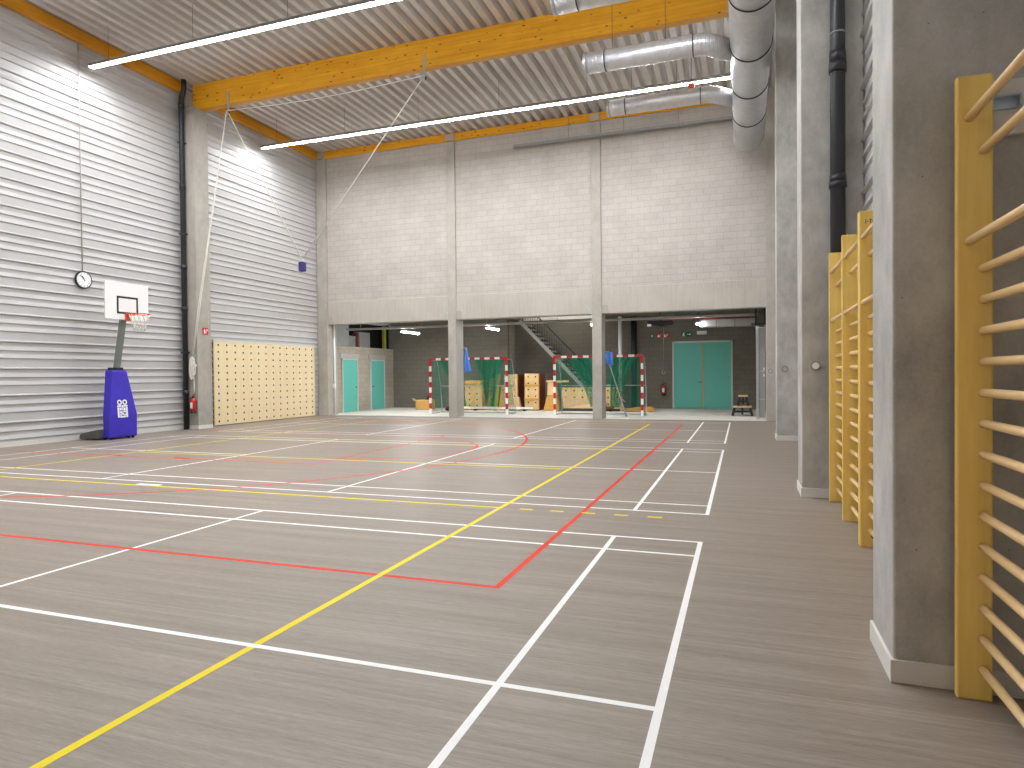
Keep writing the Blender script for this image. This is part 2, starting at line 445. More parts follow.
# ------------------------------------------------------------------ floor markings (painted on the floor: parts of it)
def rect(m, x0, x1, y0, y1, z): m.quad((x0,y0,z),(x1,y0,z),(x1,y1,z),(x0,y1,z))
def line(m, a, b, z, w=.04):
    a, b = Vector((*a, z)), Vector((*b, z)); d = (b-a).normalized(); n = Vector((-d.y, d.x, 0))*w/2
    m.quad(a-n, b-n, b+n, a+n)
def arc(m, c, r, a0, a1, z, w=.05, n=40):
    for i in range(n):
        p, q = a0+(a1-a0)*i/n, a0+(a1-a0)*(i+1)/n
        P = lambda t, rr: (c[0]+rr*math.cos(t), c[1]+rr*math.sin(t), z)
        m.quad(P(p, r-w/2), P(q, r-w/2), P(q, r+w/2), P(p, r+w/2))
ZW, ZRD, ZY = .0007, .0010, .0013
for i, (y0, nm) in enumerate(((-6.1, 'nearest'), (1.15, 'middle'), (8.42, 'farthest'))):
    m = MB(); L = 13.4; w = .04; y1 = y0+6.1; z = ZW
    for x in (0, -.76, -12.64, -13.4): rect(m, x-(w if x > -6 else 0), x+(0 if x > -6 else w), y0, y1, z)
    for x in (-4.72, -8.68): rect(m, x-w/2, x+w/2, y0, y1, z)
    for y in (y0, y0+.46): rect(m, -L, 0, y, y+w, z+.0001)
    for y in (y1-w, y1-.46-w): rect(m, -L, 0, y, y+w, z+.0001)
    ym = (y0+y1)/2; zc = ZY+.0003 if i == 0 else z+.0001
    rect(m, -4.72, 0, ym-w/2, ym+w/2, zc); rect(m, -L, -8.68, ym-w/2, ym+w/2, zc)
    k = m.build('badminton_court_lines', 'line_white', floor, fix=False); k['label'] = 'white painted badminton court lines, %s court' % nm
m = MB(); w = .05                                             # volleyball
x0, x1, ya, yb = -11.23, -2.23, -4.75, 13.3
for x in (x0, x1): rect(m, x-w/2, x+w/2, ya if x < -5 else YN, yb, ZY)
for y in (ya, .88, 3.98, 6.9, yb): rect(m, x0, x1, y-w/2, y+w/2, ZY+.0001)
for k in range(5): rect(m, -2.0+.35*k, -1.85+.35*k, .88-w/2, .88+w/2, ZY)
k = m.build('volleyball_court_lines', 'line_yellow', floor, fix=False); k['label'] = 'yellow painted volleyball court lines'
m = MB(); w = .05                                             # basketball / handball in red
rect(m, -1.27-w, -1.27, -1.71, 13.4, ZRD); rect(m, -14.6, -1.27, -1.71-.02, -1.71+.03, ZRD+.0001); rect(m, -14.6, -1.27, 13.35, 13.4, ZRD+.0001)
hc = (-11.2, 7.3)
arc(m, (-10.9, 6.15), 6.9, -PI/2, PI/2, ZRD+.0001, .05, 90); rect(m, -14.4, -10.9, -.775, -.725, ZRD+.0001); rect(m, -14.4, -10.9, 13.025, 13.075, ZRD+.0001)
arc(m, (-6.57, 6.0), 1.8, -PI/2, PI/2, ZRD+.0001, .05, 30)
rect(m, -6.57, -6.52, 3.4, 8.55, ZRD); rect(m, -14.0, -6.52, 3.35, 3.4, ZRD+.0001); rect(m, -14.0, -6.52, 8.55, 8.6, ZRD+.0001)
for x in (-9.5, -11.2): rect(m, x-.2, x+.2, 3.4, 3.5, ZRD)
k = m.build('basketball_court_lines', 'line_red', floor, fix=False); k['label'] = 'red painted basketball court lines with key and arc'
m = MB(); rect(m, -7.72, -7.3, .92, 1.0, ZW)
k = m.build('floor_mark', 'line_white', floor, fix=False); k['label'] = 'short white bar painted on the floor'

# ------------------------------------------------------------------ strip lights
def strip(x0, x1, y, label, z=9.1):
    t = thing('strip_light', ((x0+x1)/2, y, z), label, 'light', 'ceiling strip lights')
    m = MB(); m.prism([(y-.062, z-.026), (y-.056, z-.026), (y-.056, z+.002), (y+.056, z+.002), (y+.056, z-.026), (y+.062, z-.026), (y+.062, z+.04), (y+.035, z+.07), (y-.035, z+.07), (y-.062, z+.04)], 0, x0, x1); m.build('housing', 'galv_dull', t)
    m = MB(); m.prism([(y-.055, z-.002), (y+.055, z-.002), (y+.055, z-.036), (y-.055, z-.036)], 0, x0+.03, x1-.03); m.build('diffuser', 'led', t)
    for x in (x0+.01, x1-.01): B(x-.02, x+.02, y-.064, y+.064, z-.03, z+.066).build('end_cap', 'plate_grey', t)
    xx = x0+.6
    while xx < x1:
        MB().cyl((xx, y, z+.07), (xx, y, ZR-.012), .004, 6).build('suspension_wire', 'steel_dark', t); xx += 2.6
strip(-14.63, .95, 5.8, 'long white strip light in front of the big yellow beam')
strip(-14.68, .95, 11.9, 'long white strip light between the big beam and the far wall')
strip(-14.63, .95, -.3, 'strip light over the near end of the court')
strip(-14.63, -7.0, -6.4, 'unseen strip light added at the rear of the hall, cut short on the right')  # added out of view; kept short so the nearest column's front stays dim

# ------------------------------------------------------------------ ducts
ZD, XD, RD = 8.35, .53, .41
t = thing('spiral_duct', (XD, 5, ZD-RD), 'large galvanised spiral duct running along under the roof', 'duct')
m = MB(); m.tube([(XD, YN+.3, ZD), (XD, 14.4, ZD)], RD, 40); m.build('duct_pipe', 'spiral', t)
yb_ = [-3.2, -1.2, .7, 2.65, 4.6, 6.59, 8.6, 10.56, 12.44]
for y in yb_: MB().tube([(XD, y-.02, ZD), (XD, y+.02, ZD)], RD+.012, 40).build('joint_band', 'black_soft', t)
MB().tube([(XD, 14.395, ZD), (XD, 14.44, ZD)], RD+.01, 40).build('end_cap', 'galv', t)
for y in (1.7, 7.6, 11.5, 13.6):
    for sx in (-1, 1): MB().cyl((XD+sx*(RD+.03), y, ZD), (XD+sx*(RD+.03), y, ZR+.02), .007, 6).build('hanger_rod', 'galv_dull', t)
def branch(y, r, label, xe=-2.95):
    z = 8.44
    t = thing('branch_duct', (xe, y, z-r), label, 'duct', 'branch ducts off the spiral duct')
    m = MB(); pts = [(xe, y, z), (-.55, y, z)]
    for k in range(1, 5):
        a = PI/4*k/4; pts.append((-.55+.45*math.sin(a), y+.45*(1-math.cos(a)), z))
    q = pts[-1]; e = .50
    pts.append((q[0]+e*.707, q[1]+e*.707, z))
    m.tube(pts, r, 28); m.build('duct_pipe', 'spiral_x', t)
    MB().tube([(xe-.03, y, z), (xe+.05, y, z)], r+.008, 28).build('end_cap', 'galv', t)
    for x in (xe+.45, -.62): MB().tube([(x-.012, y, z), (x+.012, y, z)], r+.008, 28).build('joint_band', 'steel_dark', t)
    for x in (xe+.6, -1.2): MB().cyl((x, y, z+r*.99), (x, y, ZR+.02), .006, 6).build('hanger_rod', 'steel_dark', t)
branch(5.95, .22, 'short branch duct nearest the camera, in front of the big beam')
branch(8.55, .22, 'branch duct just past the big beam, bent into the spiral duct')
branch(11.2, .20, 'branch duct next to the far strip light with an orange clamp')
t = thing('duct_clamp', (-.85, 11.2, 8.62), 'small orange clamp on a rod above the far branch duct', 'clamp')
B(-.93, -.77, 11.12, 11.28, 8.646, 8.77).build('clamp_body', 'orange', t, .02)
MB().cyl((-.85, 11.2, 8.76), (-.85, 11.2, ZR-.001), .01, 8).build('rod', 'steel_dark', t)
# cable tray high on the far wall
t = thing('cable_tray', (-3.3, 15.0, 9.15), 'long grey cable tray hung high along the far wall', 'cable tray')
m = MB(); m.box(-6.9, .5, 14.9, 15.06, 9.12, 9.13); m.box(-6.9, .5, 14.9, 14.908, 9.13, 9.2); m.box(-6.9, .5, 15.052, 15.06, 9.13, 9.2); m.build('tray', 'galv_dull', t)
for x in (-3.2, -1.5, -5.0): MB().cyl((x, 14.98, 9.12), (x, 14.98, ZR+.05), .012, 6).build('hanger_rod', 'galv_dull', t)

# ------------------------------------------------------------------ downpipes
t = thing('downpipe', (-14.87, 8.66, 0), 'black downpipe beside the left concrete column', 'pipe')
px, py = -14.8, 8.70
m = MB(); m.tube([(px, py, 0), (px, py, 9.35), (px+.02, py, 9.5), (px+.10, py, 9.7), (px+.11, py, 9.8), (px+.11, py, ZR-.002)], .07, 20); m.build('pipe', 'black_pipe', t)
for z in (1.0, 3.4, 4.6, 6.9, 9.2):
    MB().cyl((px, py, z), (px, py, z+.14), .082, 20).build('pipe_collar', 'black_pipe', t)
for z in (2.2, 5.6, 8.2): B(px-.085, px+.085, py-.085, py+.098, z, z+.04).build('pipe_bracket', 'steel_dark', t, .01)
t = thing('downpipe', (1.38, 2.4, 0), 'thick black downpipe standing behind the row of wall bars', 'pipe')
px, py = 1.38, 2.405
MB().cyl((px, py, 0), (px, py, ZR-.02), .08, 24).build('pipe', 'black_pipe', t)
for z, h in ((4.92, .24), (3.6, .15), (7.4, .2)):
    m = MB(); m.cyl((px, py, z), (px, py, z+h*.45), .094, 24); m.cyl((px, py, z+h*.45), (px, py, z+h), .087, 24); m.build('pipe_collar', 'black_pipe', t)
MB().cyl((px, py, 5.35), (px, py, 5.37), .084, 24).build('pipe_ring', 'grey_paint', t)

# ------------------------------------------------------------------ climbing peg panel
t = thing('peg_panel', (XL+.05, 12.4, 0), 'tall plywood peg climbing panel full of holes on the clad wall', 'climbing panel')
py0, py1, pz0, pz1 = 9.9, 14.9, .02, 2.6
NC, NR = 14, 12; cw, rh = (py1-py0)/NC, (pz1-pz0)/NR
seams = [0, 4, 7, 11, 14]
for a, b in zip(seams[:-1], seams[1:]):
    m = MB(); xf, xb = XL+.085, XL+.055
    for c in range(a, b):
        for r in range(NR):
            ya, yb2 = py0+c*cw+(.003 if c == a else 0), py0+(c+1)*cw-(.003 if c == b-1 else 0); za, zb = pz0+r*rh, pz0+(r+1)*rh
            yc, zc = (py0+(c+.5)*cw), (za+zb)/2; R = .031
            sq = [(yb2, zc), (yb2, zb), (yc, zb), (ya, zb), (ya, zc), (ya, za), (yc, za), (yb2, za)]
            ci = [(yc+R*math.cos(k*PI/4), zc+R*math.sin(k*PI/4)) for k in range(8)]
            m.add([(xf, *p) for p in sq]+[(xf, *p) for p in ci]+[(xb, *p) for p in ci],
                [[k, (k+1) % 8, 8+(k+1) % 8, 8+k] for k in range(8)])
            o = len(m.v)-24
            for k in range(8): m.f.append([o+8+k, o+8+(k+1) % 8, o+16+(k+1) % 8, o+16+k]); m.mi.append(1); m.sm.append(False)
            m.f.append([o+16+k for k in range(8)]); m.mi.append(1); m.sm.append(False)
    y0_, y1_ = py0+a*cw+.003, py0+b*cw-.003
    m.add([(xf,y0_,pz0),(xf,y1_,pz0),(xf,y1_,pz1),(xf,y0_,pz1),(xb-.01,y0_,pz0),(xb-.01,y1_,pz0),(xb-.01,y1_,pz1),(xb-.01,y0_,pz1)],
        [(0,1,5,4),(1,2,6,5),(2,3,7,6),(3,0,4,7),(4,5,6,7)])
    m.build('board', ['ply', 'dark_void'], t, fix=False)
m = MB(); m.box(XL+.004, XL+.09, py0-.005, py1+.005, pz1+.003, pz1+.05); m.build('top_rail', 'skirt', t)
B(XL+.004, XL+.044, py0+.02, py1-.02, pz0, pz1).build('backing_frame', 'dark_void', t)

# ------------------------------------------------------------------ wall clock with conduit
t = thing('wall_clock', (XL+.06, 5.8, 3.7), 'round wall clock with black rim on the clad wall', 'clock')
yc, zc = 5.75, 3.92; xw = XL+.036
MB().tube([(xw, yc, zc), (xw+.05, yc, zc)], [.215, .215], 40).build('rim', 'black', t, .006)
m = MB().tube([(xw+.05, yc, zc), (xw+.053, yc, zc)], .185, 40)
for k in range(12):
    a = k*PI/6; s0 = .145; m.bar((xw+.055, yc+s0*math.sin(a), zc+s0*math.cos(a)), (xw+.055, yc+.175*math.sin(a), zc+.175*math.cos(a)), .004, .012, 1, up=(1,0,0))
m.build('dial', ['white_paint', 'black'], t)
for a, L_, w_ in ((-.75, .15, .014), (-.52, .1, .02)):
    MB().bar((xw+.058, yc-.03*math.sin(a), zc-.03*math.cos(a)), (xw+.058, yc+L_*math.sin(a), zc+L_*math.cos(a)), w_, .004, up=(1,0,0)).build('hand', 'black', t)
c = MB().cyl((XL+.062, 5.73, zc+.218), (XL+.062, 5.73, 9.69), .013, 10).build('conduit', 'plate_grey')
tag(c, 'thin vertical cable conduit running up from the wall clock', 'conduit')

# ------------------------------------------------------------------ mobile basketball hoop
t = thing('basketball_hoop', (-14.3, 6.08, 0), 'mobile basketball hoop with blue padded base by the clad wall', 'basketball hoop')
yc = 6.08
m = MB(); m.prism([(-14.95, .03), (-14.32, .03), (-14.32, .26), (-14.91, .15)], 1, yc-.52, yc+.42); m.build('base', 'base_grey', t, .02)
for x, y in ((-14.85, yc-.36), (-14.85, yc+.36), (-14.35, yc-.3), (-14.35, yc+.3), (-14.16, yc-.3), (-14.16, yc+.2), (-14.16, yc+.31)):
    MB().cyl((x, y-.02, .035), (x, y+.02, .035), .035, 14).build('caster', 'black', t)
def wedge(z): return .39 if z < .6 else .39-(z-.6)/1.1*.195
m = MB(); sec = [(.05, -14.10), (.6, -14.09), (1.15, -14.14), (1.66, -14.19), (1.70, -14.22)]
vs = []
for z, xf in sec:
    h = wedge(z)-(.03 if z > 1.68 else 0); d = .2+.03*z
    vs += [(xf, yc-h, z), (xf, yc+h, z), (xf-d, yc+h, z), (xf-d, yc-h, z)]
fs = [(0,3,2,1), tuple(16+i for i in range(4))]
for i in range(4):
    for j in range(4): fs.append((4*i+j, 4*i+(j+1) % 4, 4*i+4+(j+1) % 4, 4*i+4+j))
m.add(vs, fs); pad = m.build('pad', 'pad_blue', t, .02); pad['label'] = 'blue foam pad with white emblem'
# white emblem on the pad: two rings over a square badge
m = MB(); xe = -14.086; ez = .72; ey = 6.06
xs_ = lambda z: xe-.0-(.091*(z-.6) if z > .6 else 0)+.004
def ann(cy2, cz2, r0, r1, n=24):
    for k in range(n):
        a, b = 2*PI*k/n, 2*PI*(k+1)/n
        pts = [(r*math.cos(q), r*math.sin(q)) for r, q in ((r0, a), (r1, a), (r1, b), (r0, b))]
        m.quad(*[(xs_(cz2+p[1]), cy2+p[0], cz2+p[1]) for p in pts])
for sy in (-1, 1): ann(ey+sy*.072, .90, .034, .066)
def q2(y0, y1, z0, z1): m.quad((xs_(z0), y0, z0), (xs_(z0), y1, z0), (xs_(z1), y1, z1), (xs_(z1), y0, z1))
for (y0, y1, z0, z1) in ((-.14, -.03, .79, .83), (.03, .14, .79, .83), (-.02, .02, .76, .83), (-.14, -.09, .53, .78), (.09, .14, .53, .78), (-.08, .08, .525, .565),
    (-.08, -.025, .70, .77), (.025, .08, .70, .77), (-.08, -.01, .63, .68), (.01, .08, .65, .69), (-.08, -.03, .575, .615), (.03, .08, .575, .615), (-.02, .02, .585, .64), (-.015, .015, .70, .75)):
    q2(ey+y0, ey+y1, z0, z1)
m.build('emblem', 'white_paint', pad, fix=False)
m = MB(); m.bar((-14.36, yc, 1.4), (-14.02, yc, 3.1), .11, .12, up=(1,0,0)); m.build('pole', 'grey_green', t, .008)
B(-14.44, -14.22, yc-.13, yc+.13, 1.69, 1.76).build('pole_collar', 'black', t, .01)
m = MB(); m.bar((-14.03, yc, 3.05), (-13.99, yc, 3.5), .1, .06, up=(1,0,0)); m.box(-13.99, -13.926, yc-.4, yc+.4, 3.1, 3.2); m.box(-13.99, -13.926, yc-.3, yc+.3, 3.55, 3.62); m.build('backboard_mount', 'grey_green', t)
bb = B(-13.925, -13.895, yc-.6, yc+.6, 2.92, 3.82).build('backboard', 'white_paint', t, .006)
m = MB(); x = -13.893; sq = (yc-.295, yc+.295, 3.06, 3.49); w = .05
for a in ((sq[0], sq[1], sq[3]-w, sq[3]), (sq[0], sq[1], sq[2], sq[2]+w), (sq[0], sq[0]+w, sq[2], sq[3]), (sq[1]-w, sq[1], sq[2], sq[3])):
    m.quad((x, a[0], a[2]), (x, a[1], a[2]), (x, a[1], a[3]), (x, a[0], a[3]))
m.build('target_square', 'black', bb, fix=False)
m = MB(); rc = (-13.51, yc, 3.05); rr = .225
m.tube([(rc[0]+rr*math.cos(2*PI*k/32), rc[1]+rr*math.sin(2*PI*k/32), rc[2]) for k in range(32)], .011, 8, closed=True)
m.build('rim', 'hoop_orange', t)
m = MB(); m.box(-13.894, -13.86, yc-.08, yc+.08, 2.9, 3.08); m.box(-13.87, -13.72, yc-.07, yc+.07, 3.03, 3.055); m.build('rim_bracket', 'hoop_orange', t, .005)
m = MB(); n = 12; lv = [(0, rr), (.1, .2), (.2, .165), (.3, .135), (.4, .125)]
for k in range(n):
    for sg in (-1, 1):
        m.tube([(rc[0]+r*math.cos(2*PI*(k+sg*.5*i)/n), rc[1]+r*math.sin(2*PI*(k+sg*.5*i)/n), rc[2]-.01-d) for i, (d, r) in enumerate(lv)], .006, 5)
m.build('net', 'rope', t)

# ------------------------------------------------------------------ hoisted ropes at the big beam
def pulley(x, label):
    t = thing('pulley_bracket', (x, 9.02, 9.08), label, 'bracket', 'pulley brackets on the big beam')
    B(x-.03, x+.03, 9.03, 9.047, 9.02, 9.62).build('plate', 'plate_grey', t)
    MB().cyl((x, 8.98, 9.0), (x, 9.045, 9.0), .05, 16).build('pulley_wheel', 'black', t)
    B(x-.035, x+.035, 8.965, 8.978, 8.9, 9.06).build('cheek', 'zinc', t)
pulley(-13.42, 'grey pulley bracket on the big beam close to the left column')
pulley(-7.21, 'grey pulley bracket on the big beam towards its middle')
bagp = (-10.93, 8.95, 4.68)
r1 = MB().tube([(-14.53, 8.72, 2.1), (-14.32, 8.76, 3.4), (-13.46, 8.99, 8.97), (-13.42, 9.0, 9.04), (-13.37, 8.99, 8.97), bagp], .014, 8).build('hoist_rope', 'rope')
tag(r1, 'white rope from the left column over the near pulley to the purple bag', 'rope')
pts = [(-14.55, 8.71, 2.1), (-14.34, 8.745, 3.5), (-13.43, 8.97, 9.0), (-13.38, 8.985, 9.05)]
for k in range(1, 10): pts.append((-13.38+(6.12)*k/10, 8.985, 9.05-.1*math.sin(PI*k/10)))
pts += [(-7.21, 8.985, 9.05), (-7.25, 8.98, 8.97), (bagp[0]+.03, bagp[1], bagp[2])]
r2 = MB().tube(pts, .012, 8).build('hoist_rope', 'rope')
tag(r2, 'white rope slung along the big beam and slanting down to the purple bag', 'rope')
t = thing('weight_bag', (-10.92, 8.95, 4.36), 'small purple bag hanging from two white ropes', 'bag')
m = MB(); m.box(-11.0, -10.84, 8.87, 9.03, 4.34, 4.6); m.build('bag_body', 'purple', t, .03)
m = MB(); m.tube([(-10.97, 8.95, 4.59), (-10.96, 8.95, 4.66), (-10.92, 8.95, 4.69), (-10.88, 8.95, 4.66), (-10.87, 8.95, 4.59)], .012, 8); m.build('strap', 'rope', t)
# rope end coiled on a cleat
t = thing('rope_coil', (-14.63, 8.72, 1.4), 'bundle of white rope hanging on the left concrete column', 'rope')
m = MB(); cxr, cyr = -14.55, 8.73
for k in range(9):
    ox, oy = random.uniform(-.06, .06), random.uniform(-.03, .02); top = 2.14-random.uniform(0, .12); bot = 1.5-random.uniform(-.12, .1); w = random.uniform(.03, .09)
    pts = []
    for j in range(15):
        a = 2*PI*j/14; pts.append((cxr+ox+w*math.sin(a), cyr+oy+.02*math.sin(2*a+k), (top+bot)/2+(top-bot)/2*math.cos(a)))
    m.tube(pts[:-1], .016, 6, closed=True)
m.build('coil', 'rope', t)
m = MB(); m.tube([(cxr+w_ , cyr, 1.83+.02*math.sin(k)) for k, w_ in enumerate((-.09, -.03, .03, .09))], .05, 8); m.build('wrapping', 'rope', t)
MB().tube([(cxr+.02, cyr, 1.5), (cxr+.03, cyr, 1.2), (cxr+.03, cyr, 1.08)], .01, 6).build('loose_end', 'rope', t)
B(-14.58, -14.52, 8.75, 8.799, 2.08, 2.16).build('cleat', 'zinc', t)

# ------------------------------------------------------------------ fire safety
def extinguisher(x, y, z0, label, ang=0):
    t = thing('fire_extinguisher', (0, 0, 0), label, 'fire extinguisher')
    m = MB(); m.tube([(0,0,.0), (0,0,.06)], .082, 20); m.build('base_ring', 'black', t)
    m = MB(); m.tube([(0,0,.05), (0,0,.36), (0,0,.41), (0,0,.44)], [.08, .08, .06, .03], 20); b_ = m.build('cylinder', 'red', t)
    MB().cyl((0,0,.44), (0,0,.48), .025, 12).build('valve', 'black', t)
    m = MB(); m.bar((-.02,0,.48), (.1,0,.5), .02, .012); m.bar((-.02,0,.51), (.1,0,.55), .02, .012); m.build('handle', 'black', t)
    MB().tube([(-.03,0,.47), (-.1,0,.42), (-.105,-.02,.25), (-.1,-.03,.12)], .012, 8).build('hose', 'black', t)
    m = MB(); n = 6
    for k in range(n):
        a, b2 = -PI/2-.6+1.2*k/n, -PI/2-.6+1.2*(k+1)/n
        m.quad(*[(.0825*math.cos(q), .0825*math.sin(q), z) for q, z in ((a,.14),(b2,.14),(b2,.31),(a,.31))])
    m.build('paper_label', 'white_paint', b_, fix=False)
    B(-.06, .06, .05, .109, .3, .34).build('wall_bracket', 'steel_dark', t)
    t.location = (x, y, z0); t.rotation_euler = (0, 0, ang); return t
extinguisher(-14.535, 8.69, .47, 'red fire extinguisher on the left concrete column below the rope', 0)
extinguisher(-2.78, 21.889, .55, 'red fire extinguisher on the block wall left of the teal double doors', 0)
def sign(name, cx_, cz_, w, h, plane, pos, mat, label, draw, cat='sign'):
    """flat wall sign; plane 'x' faces +x at x=pos, plane 'y' faces -y at y=pos"""
    t = thing(name, (pos, cx_, cz_) if plane == 'x' else (cx_, pos, cz_), label, cat)
    P = (lambda a, b, d: (pos+d, cx_+a, cz_+b)) if plane == 'x' else (lambda a, b, d: (cx_+a, pos-d, cz_+b))
    m = MB(); vs = [P(a, b, d) for d in (0, .012) for a, b in ((-w/2,-h/2),(w/2,-h/2),(w/2,h/2),(-w/2,h/2))]
    m.add(vs, [(3,2,1,0),(4,5,6,7),(0,1,5,4),(1,2,6,5),(2,3,7,6),(3,0,4,7)]); m.build('panel', mat, t)
    m = MB()
    for poly in draw: m.add([P(a*w, b*h, .014) for a, b in poly], [list(range(len(poly)))])
    m.build('pictogram', 'white_paint', t, fix=False)
def R4(a0, a1, b0, b1): return [(a0,b0),(a1,b0),(a1,b1),(a0,b1)]
EXT = [R4(-.3, -.05, -.35, .2), R4(-.22, -.12, .2, .33), R4(.05, .16, -.3, -.1), [(.1,-.1),(.3,.3),(.2,.34),(.05,-.02)], R4(.28,.36,.0,.3)]
FLM = [[(-.2,-.3),(.2,-.3),(.28,-.05),(.1,.12),(.05,.36),(-.12,.1),(-.28,-.02)], R4(.3, .38, -.3, .3)]
MAN = [R4(-.36,-.22,-.1,.2), [(-.3,.22),(-.2,.22),(-.2,.38),(-.3,.38)], [(-.36,-.1),(-.28,-.1),(-.34,-.4),(-.42,-.4)], [(-.28,-.1),(-.2,-.1),(-.12,-.4),(-.2,-.4)], R4(.05,.3,-.06,.06), [(.26,-.2),(.44,0),(.26,.2)]]
sign('fire_sign', 9.1, 2.84, .2, .2, 'x', -14.449, 'sign_red', 'small red fire extinguisher sign on the left concrete column', EXT)
sign('fire_sign', -2.98, 3.05, .2, .2, 'y', 21.995, 'sign_red', 'red fire sign, left one above the far extinguisher', FLM)
sign('fire_sign', -2.68, 3.05, .22, .2, 'y', 21.995, 'sign_red', 'red fire sign, right one above the far extinguisher', EXT)
sign('exit_sign', -3.24, 3.05, .12, .22, 'y', 21.995, 'sign_green', 'narrow dark green sign left of the red fire signs', [R4(-.2,.2,-.2,.2)])
sign('exit_sign', -1.84, 3.08, .42, .2, 'y', 21.995, 'sign_green', 'green escape sign above the left leaf of the teal double doors', MAN)
t = thing('emergency_light', (-1.22, 21.9, 3.06), 'white emergency light box above the teal double doors', 'light')
B(-1.42, -1.04, 21.9, 21.999, 3.06, 3.2).build('housing', 'white_paint', t, .01)
B(-1.4, -1.06, 21.885, 21.9, 3.075, 3.16).build('lens', 'pale_wall', t)
t = thing('alarm_button', (-2.77, 21.97, 1.52), 'round alarm bell on the wall above the far extinguisher', 'alarm')
MB().cyl((-2.77, 21.94, 1.52), (-2.77, 21.998, 1.52), .08, 20).build('body', 'plate_grey', t); MB().cyl((-2.77, 21.93, 1.52), (-2.77, 21.941, 1.52), .045, 16).build('button', 'red', t)
c = MB().cyl((-2.77, 21.985, 1.62), (-2.77, 21.985, 3.8), .012, 8).build('conduit', 'plate_grey'); tag(c, 'thin conduit running down to the round alarm bell', 'conduit')

# ------------------------------------------------------------------ wall bars
def rung_z():
    zs_ = [(2.62, 0), (2.47, 1), (2.07, 0)]
    for k in range(14): zs_.append((1.945-.1385*k, 1))
    return zs_
def wall_bars(stiles, label, dx=0, H=2.84, stamp=False):
    y0 = min(stiles); t = thing('wall_bars', (1.27, y0, 0), label, 'wall bars', 'wooden wall bars along the right wall')
    th = .04
    for i, y in enumerate(stiles):
        s = B(1.27+dx, 1.41+dx, y, y+th, 0, H).build('stile', 'pine', t, .008)
        if stamp and i == len(stiles)-1:
            m = MB(); yy = y-.001
            for (a, b, c2, d) in ((1.315, 1.322, 2.73, 2.765), (1.325, 1.34, 2.745, 2.75), (1.345, 1.362, 2.76, 2.766), (1.351, 1.357, 2.73, 2.76), (1.368, 1.386, 2.73, 2.736), (1.368, 1.374, 2.73, 2.765), (1.368, 1.386, 2.759, 2.765)):
                m.quad((a, yy, c2), (b, yy, c2), (b, yy, d), (a, yy, d))
            m.build('stamp', 'black', s, fix=False)
    for a, b in zip(sorted(stiles)[:-1], sorted(stiles)[1:]):
        for z, back in rung_z():
            x = 1.352 if back else 1.298
            MB().tube([(x, a+th, z), (x, b, z)], .0195, 14).build('rung', 'pine_rung', t)
    return t
u = wall_bars([-3.5, -2.52], 'tall wooden wall bars nearest the camera, cut off by the frame', -.02, 2.81)
# steel fixing of the near unit
m = MB(); m.box(1.36, 1.50, -2.475, -2.468, 2.655, 2.70); m.box(1.36, 1.50, -2.51, -2.468, 2.70, 2.708); m.box(1.492, 1.50, -2.51, -2.468, 2.655, 2.70); k = m.build('bracket', 'zinc', u); k['label'] = 'zinc angle bracket at the top of the stile'
m = MB(); m.box(1.40, 1.66, -2.464, -2.434, 2.545, 2.79); k = m.build('fixing_plate', 'skirt', u, .003); k['label'] = 'pale steel fixing plate'
v_ = wall_bars([.27, 1.24, 2.27], 'double wooden wall bars in front of the black downpipe', stamp=False)
w_ = wall_bars([-.70, .215], 'wooden wall bars half hidden behind the nearest concrete column', stamp=True)
for t_, ys in ((v_, (.5, 2.0)), (w_, (-.5, .0))):
    for y in ys:
        for z in (2.5, .25):
            B(1.40, 1.62, y, y+.05, z, z+.04).build('bracket', 'zinc', t_)
MB().cyl((1.375, .2105, .1), (1.375, .2145, .1), .022, 12).build('bolt', 'black', w_)
# round anchor covers on the columns
for (x, y, z, lb) in ((1.15, 2.5, 1.56, 'round white anchor cap on the downpipe column'), (1.2, 9.32, 1.55, 'round anchor cap on the third right column'), (1.13, 15.2, 1.52, 'round anchor cap on the far right corner column')):
    t = thing('anchor_cap', (x, y-.01, z), lb, 'anchor cap', 'anchor caps on the columns')
    MB().cyl((x, y-.012, z), (x, y, z), .055 if y < 5 else .075, 24).build('ring', 'galv_dull', t); MB().cyl((x, y-.02, z), (x, y-.0122, z), .04, 20).build('cap', 'white_paint' if y < 5 else 'plate_grey', t)

# ------------------------------------------------------------------ storage bay: doors
def side_door(y0, y1, n, label, hinge_left):
    d = thing('door_%d' % n, (XL, (y0+y1)/2, 0), label, 'door'); d['kind'] = 'structure'
    xf = XL+.0; f = .06; H = 2.15
    m = MB(); m.box(XL-.02, XL+.03, y0, y0+f, 0, H+f); m.box(XL-.02, XL+.03, y1-f, y1, 0, H+f); m.box(XL-.02, XL+.03, y0, y1, H, H+f); m.build('door_frame', 'door_frame', d, .004)
    B(XL-.019, XL+.012, y0+f, y1-f, .01, H).build('door_leaf', 'teal', d)
    yh = y1-f-.09 if hinge_left else y0+f+.09; dr = -1 if hinge_left else 1
    m = MB(); m.cyl((XL+.012, yh, 1.03), (XL+.06, yh, 1.03), .02, 12); m.tube([(XL+.06, yh, 1.03), (XL+.06, yh+dr*.12, 1.03)], .011, 8); m.build('handle', 'steel_dark', d)
    B(XL-.01, XL+.012, y0-.1, y1+.1, H+f+.01, H+f+.2).build('door_lintel', 'plate_grey', d)
side_door(16.8, 17.95, 1, 'teal door in the equipment bay side wall, left of the pair', True)
side_door(18.95, 20.15, 2, 'teal door in the equipment bay side wall, right of the pair', False)
d = thing('door_3', (-1.22, 22.0, 0), 'wide teal double doors in the far block wall', 'door'); d['kind'] = 'structure'
